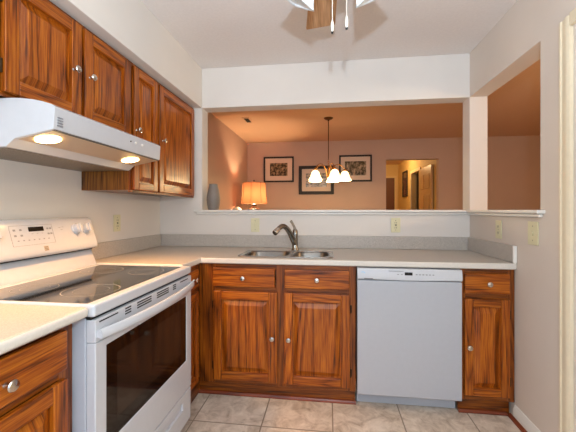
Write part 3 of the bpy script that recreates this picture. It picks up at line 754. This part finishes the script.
# ------------------------------------------------------------------ vase on the sill
def lathe_thing(name, prof, c, mat, label, cat, n=32):
    return tag(MB().lathe(prof, c, n=n).build(name, mat), label, cat)
lathe_thing('vase', [(0.040,0),(0.046,0.004),(0.055,0.05),(0.059,0.085),(0.057,0.12),(0.047,0.17),(0.038,0.205),(0.036,0.224),(0.032,0.224),(0.034,0.20),(0.03,0.19),(0,0.19)], (0.462, 0.062, 1.2265), 'vase', 'blue-grey stoneware vase standing at the left end of the white sill', 'vase')

# ------------------------------------------------------------------ ceiling fan
FC = Vector((1.460, -1.535, 0))
fan = thing('ceiling_fan', 'ceiling fan with wooden blades, white glass shades and two pull chains', 'ceiling fan', (FC.x, FC.y, H))
MB().lathe([(0.070,0),(0.066,-0.03),(0.03,-0.045),(0.014,-0.05),(0.014,-0.12),(0.06,-0.125),(0.105,-0.145),(0.115,-0.18),(0.115,-0.215),(0.09,-0.245),(0.06,-0.255),(0.06,-0.30),(0.045,-0.325),(0,-0.325)], (FC.x, FC.y, H-0.0005), n=36).build('motor_housing', 'fanwhite', fan)
for k in range(5):
    a = math.radians(94+72*k); d = Vector((math.cos(a), math.sin(a), 0)); p = Vector((-d.y, d.x, 0)); z = 2.200
    tilt = -0.14
    def Q(r, w, dz=0): return (FC.x+d.x*r+p.x*w, FC.y+d.y*r+p.y*w, z+w*tilt+dz)
    mb = MB()
    out = [(0.19,-0.058),(0.60,-0.078),(0.612,-0.075),(0.614,0.072),(0.60,0.075),(0.19,0.055)]
    mb.v = [Q(r, w) for r, w in out]+[Q(r, w, 0.006) for r, w in out]
    mb.f = [list(range(6))[::-1], list(range(6, 12))]+[[i, (i+1) % 6, 6+(i+1) % 6, 6+i] for i in range(6)]; mb.m = [0]*8
    bl = mb.build('blade', 'fanblade', fan)
    mb = MB(); arm = [(0.10,-0.02),(0.20,-0.035),(0.24,-0.03),(0.24,0.03),(0.20,0.035),(0.10,0.02)]
    mb.v = [Q(r, w, -0.006) for r, w in arm]+[Q(r, w, -0.0005) for r, w in arm]
    mb.f = [list(range(6))[::-1], list(range(6, 12))]+[[i, (i+1) % 6, 6+(i+1) % 6, 6+i] for i in range(6)]; mb.m = [0]*8
    mb.build('blade_arm', 'fanwhite', bl)
for k in range(3):
    a = math.radians(30+120*k); d = Vector((math.cos(a), math.sin(a), 0))
    base = Vector((FC.x+(0.035 if k == 0 else 0.012), FC.y, 2.108))+d*0.085
    ax = (d*0.50+Vector((0, 0, -0.86))).normalized()
    MB().tube([base-d*0.02+Vector((0,0,0.01)), base+ax*0.03], 0.012).build('lamp_holder', 'fanwhite', fan)
    s = MB().shell([(0.018,0.018),(0.028,0.03),(0.036,0.06),(0.046,0.09),(0.058,0.122),(0.065,0.130)], base, ax, 32, 0, 1.0)
    s.build('glass_shade', 'fanglass', fan, solid=0.003)
for (x, zb) in ((1.474, 1.855), (1.524, 1.866)):
    y = FC.y+0.04
    o = MB().tube([(x, y, 2.12), (x, y, zb+0.03)], 0.0016, 6).build('pull_chain', 'chain', fan)
    MB().lathe([(0,0),(0.0035,0.001),(0.0055,0.008),(0.006,0.030),(0.004,0.038),(0.002,0.045)], (x, y, zb), n=12).build('pull_fob', 'chain', o)
    MB().lathe([(0.0032,0),(0.0045,0.002),(0.0045,0.006),(0.003,0.007)], (x, y, zb-0.004), n=12).build('fob_tip', 'black', o)

# ------------------------------------------------------------------ dining room
# chandelier
CH = Vector((1.462, 1.63, 0))
ch = thing('chandelier', 'brass five-arm chandelier with lit frosted bell shades in the dining room', 'chandelier', (CH.x, CH.y, H))
MB().lathe([(0.062,0),(0.060,-0.006),(0.045,-0.018),(0.015,-0.026),(0.008,-0.04),(0,-0.04)], (CH.x, CH.y, H-0.0005), n=28).build('canopy', 'bronze', ch)
MB().tube([(CH.x, CH.y, H-0.03), (CH.x, CH.y, 1.885)], 0.0055, 8).build('stem', 'bronze', ch)
mb = MB()
for k in range(4):
    z = 1.885-0.022*k; pts = []
    for j in range(13):
        t = 2*PI*j/12; r = 0.009*math.cos(t)
        pts.append((CH.x+(r if k % 2 else 0), CH.y+(0 if k % 2 else r), z+0.016*math.sin(t)-0.008))
    mb.tube(pts, 0.0025, 6)
mb.build('chain', 'brass', ch)
MB().lathe([(0,0),(0.006,-0.004),(0.010,-0.02),(0.020,-0.05),(0.012,-0.08),(0.022,-0.12),(0.026,-0.14),(0.014,-0.165),(0.008,-0.18),(0.010,-0.19),(0,-0.20)], (CH.x, CH.y, 1.80), n=20).build('hub', 'brass', ch)
for k in range(5):
    a = math.radians(3+72*k); d = Vector((math.cos(a), math.sin(a), 0)); R = 0.215
    ctl = [(0.018,1.655),(0.026,1.70),(0.042,1.755),(0.070,1.800),(0.105,1.823),(0.140,1.824),(0.175,1.806),(0.202,1.778),(0.215,1.742)]
    pts = [(CH.x+d.x*r, CH.y+d.y*r, z) for r, z in ctl]
    arm = MB().tube(pts, 0.0048, 8).build('arm', 'brass', ch)
    c = Vector((CH.x+d.x*R, CH.y+d.y*R, 0))
    sh = MB().shell([(0.012,1.735),(0.028,1.730),(0.045,1.712),(0.055,1.685),(0.062,1.655),(0.080,1.628),(0.088,1.612)], c, n=28).build('glass_shade', 'shade_on', ch, solid=0.003)
    MB().lathe([(0.012,1.736),(0.02,1.74),(0.02,1.75),(0.008,1.765)], c, n=16).build('socket', 'brass', sh)
    lamp('chandelier_bulb_light', 'POINT', (c.x, c.y, 1.60), 6.6, (1.0, 0.77, 0.42), 0.03)

# table lamp on a sideboard
tb = thing('sideboard', 'dark wooden sideboard against the left dining wall under the table lamp', 'sideboard', (0.24, 2.2, 0))
MB().box(0.02, 0.44, 1.75, 2.75, 0.10, 1.0).build('body', 'oakd_y', tb, bevel=0.004)
for xx in (0.05, 0.40):
    for yy in (1.80, 2.70): MB().box(xx-0.02, xx+0.02, yy-0.02, yy+0.02, 0.0005, 0.10).build('leg', 'oakd_z', tb)
LX, LY = 0.323, 2.20
tl = thing('table_lamp', 'lit table lamp with an amber panelled shade and black carved base', 'lamp', (LX, LY, 1.0))
MB().lathe([(0.085,0),(0.085,0.02),(0.06,0.03),(0.045,0.06),(0.07,0.10),(0.075,0.14),(0.05,0.19),(0.085,0.215),(0.088,0.235),(0.05,0.255),(0.035,0.29),(0.05,0.31),(0.02,0.335),(0.012,0.36),(0.012,0.40),(0,0.40)], (LX, LY, 1.0005), n=24).build('base', 'lampbase', tl)
mb = MB(); n = 48
for (r, z) in ((0.205, 1.325), (0.196, 1.36), (0.186, 1.49), (0.180, 1.62), (0.178, 1.640)):
    for k in range(n):
        t = 2*PI*k/n; sc_ = 1-0.035*(0.5-0.5*math.cos(8*t))
        mb.v.append((LX+r*sc_*math.cos(t), LY+r*sc_*math.sin(t), z))
for i in range(4):
    for k in range(n): mb.f.append([i*n+k, i*n+(k+1) % n, (i+1)*n+(k+1) % n, (i+1)*n+k]); mb.m.append(0)
shd = mb.build('lamp_shade', 'linen', tl)
mb = MB()
for k in range(8):
    t = 2*PI*(k+0.0)/8; mb.tube([(LX+0.206*math.cos(t), LY+0.206*math.sin(t), 1.325), (LX+0.187*math.cos(t), LY+0.187*math.sin(t), 1.49), (LX+0.179*math.cos(t), LY+0.179*math.sin(t), 1.640)], 0.003, 6)
for (r, z) in ((0.204, 1.325), (0.178, 1.640)):
    mb.tube([(LX+r*math.cos(2*PI*k/32), LY+r*math.sin(2*PI*k/32), z) for k in range(33)], 0.004, 6)
mb.build('shade_piping', plain('brown_piping', '#7A4424', 0.7), shd)
MB().tube([(LX, LY, 1.40), (LX, LY, 1.66)], 0.003, 6).lathe([(0.004,1.655),(0.012,1.67),(0.010,1.685),(0,1.695)], (LX, LY, 0), n=12).build('finial', 'lampbase', tl)
MB().lathe([(0,1.47),(0.022,1.485),(0.026,1.505),(0.018,1.53),(0.012,1.54),(0,1.54)], (LX, LY, 0), n=16).build('bulb', plain('lit_bulb', '#FFF0D0', 0.5, emit='#FFD9A0', estr=14), tl)
lamp('table_lamp_light', 'POINT', (LX-0.0, LY, 1.455), 40, (1.0, 0.76, 0.44), 0.05)
lathe_thing('ceramic_jar', [(0.045,0),(0.06,0.02),(0.075,0.10),(0.085,0.17),(0.075,0.225),(0.05,0.255),(0.02,0.27),(0,0.272)], (0.10, 2.02, 1.0005), 'whitecer', 'rounded white ceramic jar just left of the table lamp', 'jar')

# pictures on the far wall
def picture(label, x0, x1, z0, z1, fw, art, am):
    t = thing('framed_picture', label, 'picture', ((x0+x1)/2, 3.05, (z0+z1)/2), 'framed prints on the far dining room wall')
    fr = cells([x0, x0+fw, x1-fw, x1], [z0, z0+fw, z1-fw, z1], lambda u, v: not (x0+fw < u < x1-fw and z0+fw < v < z1-fw), 3.022, 3.0485, 'xz').build('frame', 'frame', t, bevel=0.004)
    MB().box(x0+fw+0.0003, x1-fw-0.0003, 3.038, 3.0483, z0+fw+0.0003, z1-fw-0.0003).build('mat_board', 'mat_', t)
    mx, mz = am
    MB().box(x0+fw+mx, x1-fw-mx, 3.036, 3.039, z0+fw+mz, z1-fw-mz).build('print', art, t)
picture('dark-framed print hanging nearest the table lamp', 0.305, 0.850, 1.722, 2.178, 0.028, artwork('forest_print', ['#1E1A16', '#4A4238', '#8A7358', '#B79D7C'], 22, (1, 1, 1)), (0.085, 0.085))
picture('thick-framed print hanging lowest, behind the chandelier shades', 0.940, 1.558, 1.500, 2.005, 0.055, artwork('harbour_print', ['#4A5158', '#8C8880', '#BBAA96', '#D9C8B0'], 14, (1, 1, 2.2)), (0.07, 0.075))
picture('dark-framed print hanging on the right, next to the hall doorway', 1.648, 2.208, 1.718, 2.180, 0.028, artwork('woodland_print', ['#2A241E', '#57503F', '#8F7F6C', '#C0AC93'], 20, (1, 1, 0.7)), (0.07, 0.080))

# ceiling vent
cv = thing('ceiling_vent', 'small dark slotted vent in the dining room ceiling', 'vent', (0.378, 1.59, H))
cells([0.325, 0.345, 0.410, 0.430], [1.47, 1.49, 1.69, 1.71], lambda u, v: not (0.345 < u < 0.41 and 1.49 < v < 1.69), H-0.008, H-0.0005, 'xy').build('frame', 'dceil', cv)
MB().box(0.3455, 0.4095, 1.4905, 1.6895, H-0.003, H-0.0006).build('backing', 'gap', cv)
mb = MB()
for k in range(4): mb.box(0.349+0.0155*k, 0.353+0.0155*k, 1.4905, 1.6895, H-0.007, H-0.0035)
mb.build('slat', 'hinge', cv)

# hall picture and lamp
t = thing('framed_picture', 'tall narrow dark picture on the yellow hall wall', 'picture', (3.31, 5.4, 1.85))
cells([5.17, 5.20, 5.60, 5.63], [1.54, 1.57, 2.13, 2.16], lambda u, v: not (5.20 < u < 5.60 and 1.57 < v < 2.13), 3.285, 3.3095, 'yz').build('frame', 'frame', t, bevel=0.003)
MB().box(3.298, 3.309, 5.2003, 5.5997, 1.5703, 2.1297).build('print', artwork('dark_print', ['#2A1610', '#4A2C1C', '#6E4A30', '#8A6444'], 9, (1, 1, 1)), t)
hl = thing('hall_ceiling_light', 'round frosted ceiling light in the hall beyond the dining room', 'ceiling light', (2.75, 4.75, H))
MB().lathe([(0.13,0),(0.13,-0.02),(0.11,-0.025),(0,-0.025)], (2.75, 4.75, H-0.0005), n=28).build('base', 'brass', hl)
MB().lathe([(0.115,-0.026),(0.11,-0.06),(0.08,-0.085),(0,-0.10)], (2.75, 4.75, H), n=28).build('glass_dome', 'shade_on', hl)
lamp('hall_light', 'POINT', (2.75, 4.75, 2.28), 22, (1.0, 0.70, 0.34), 0.06)
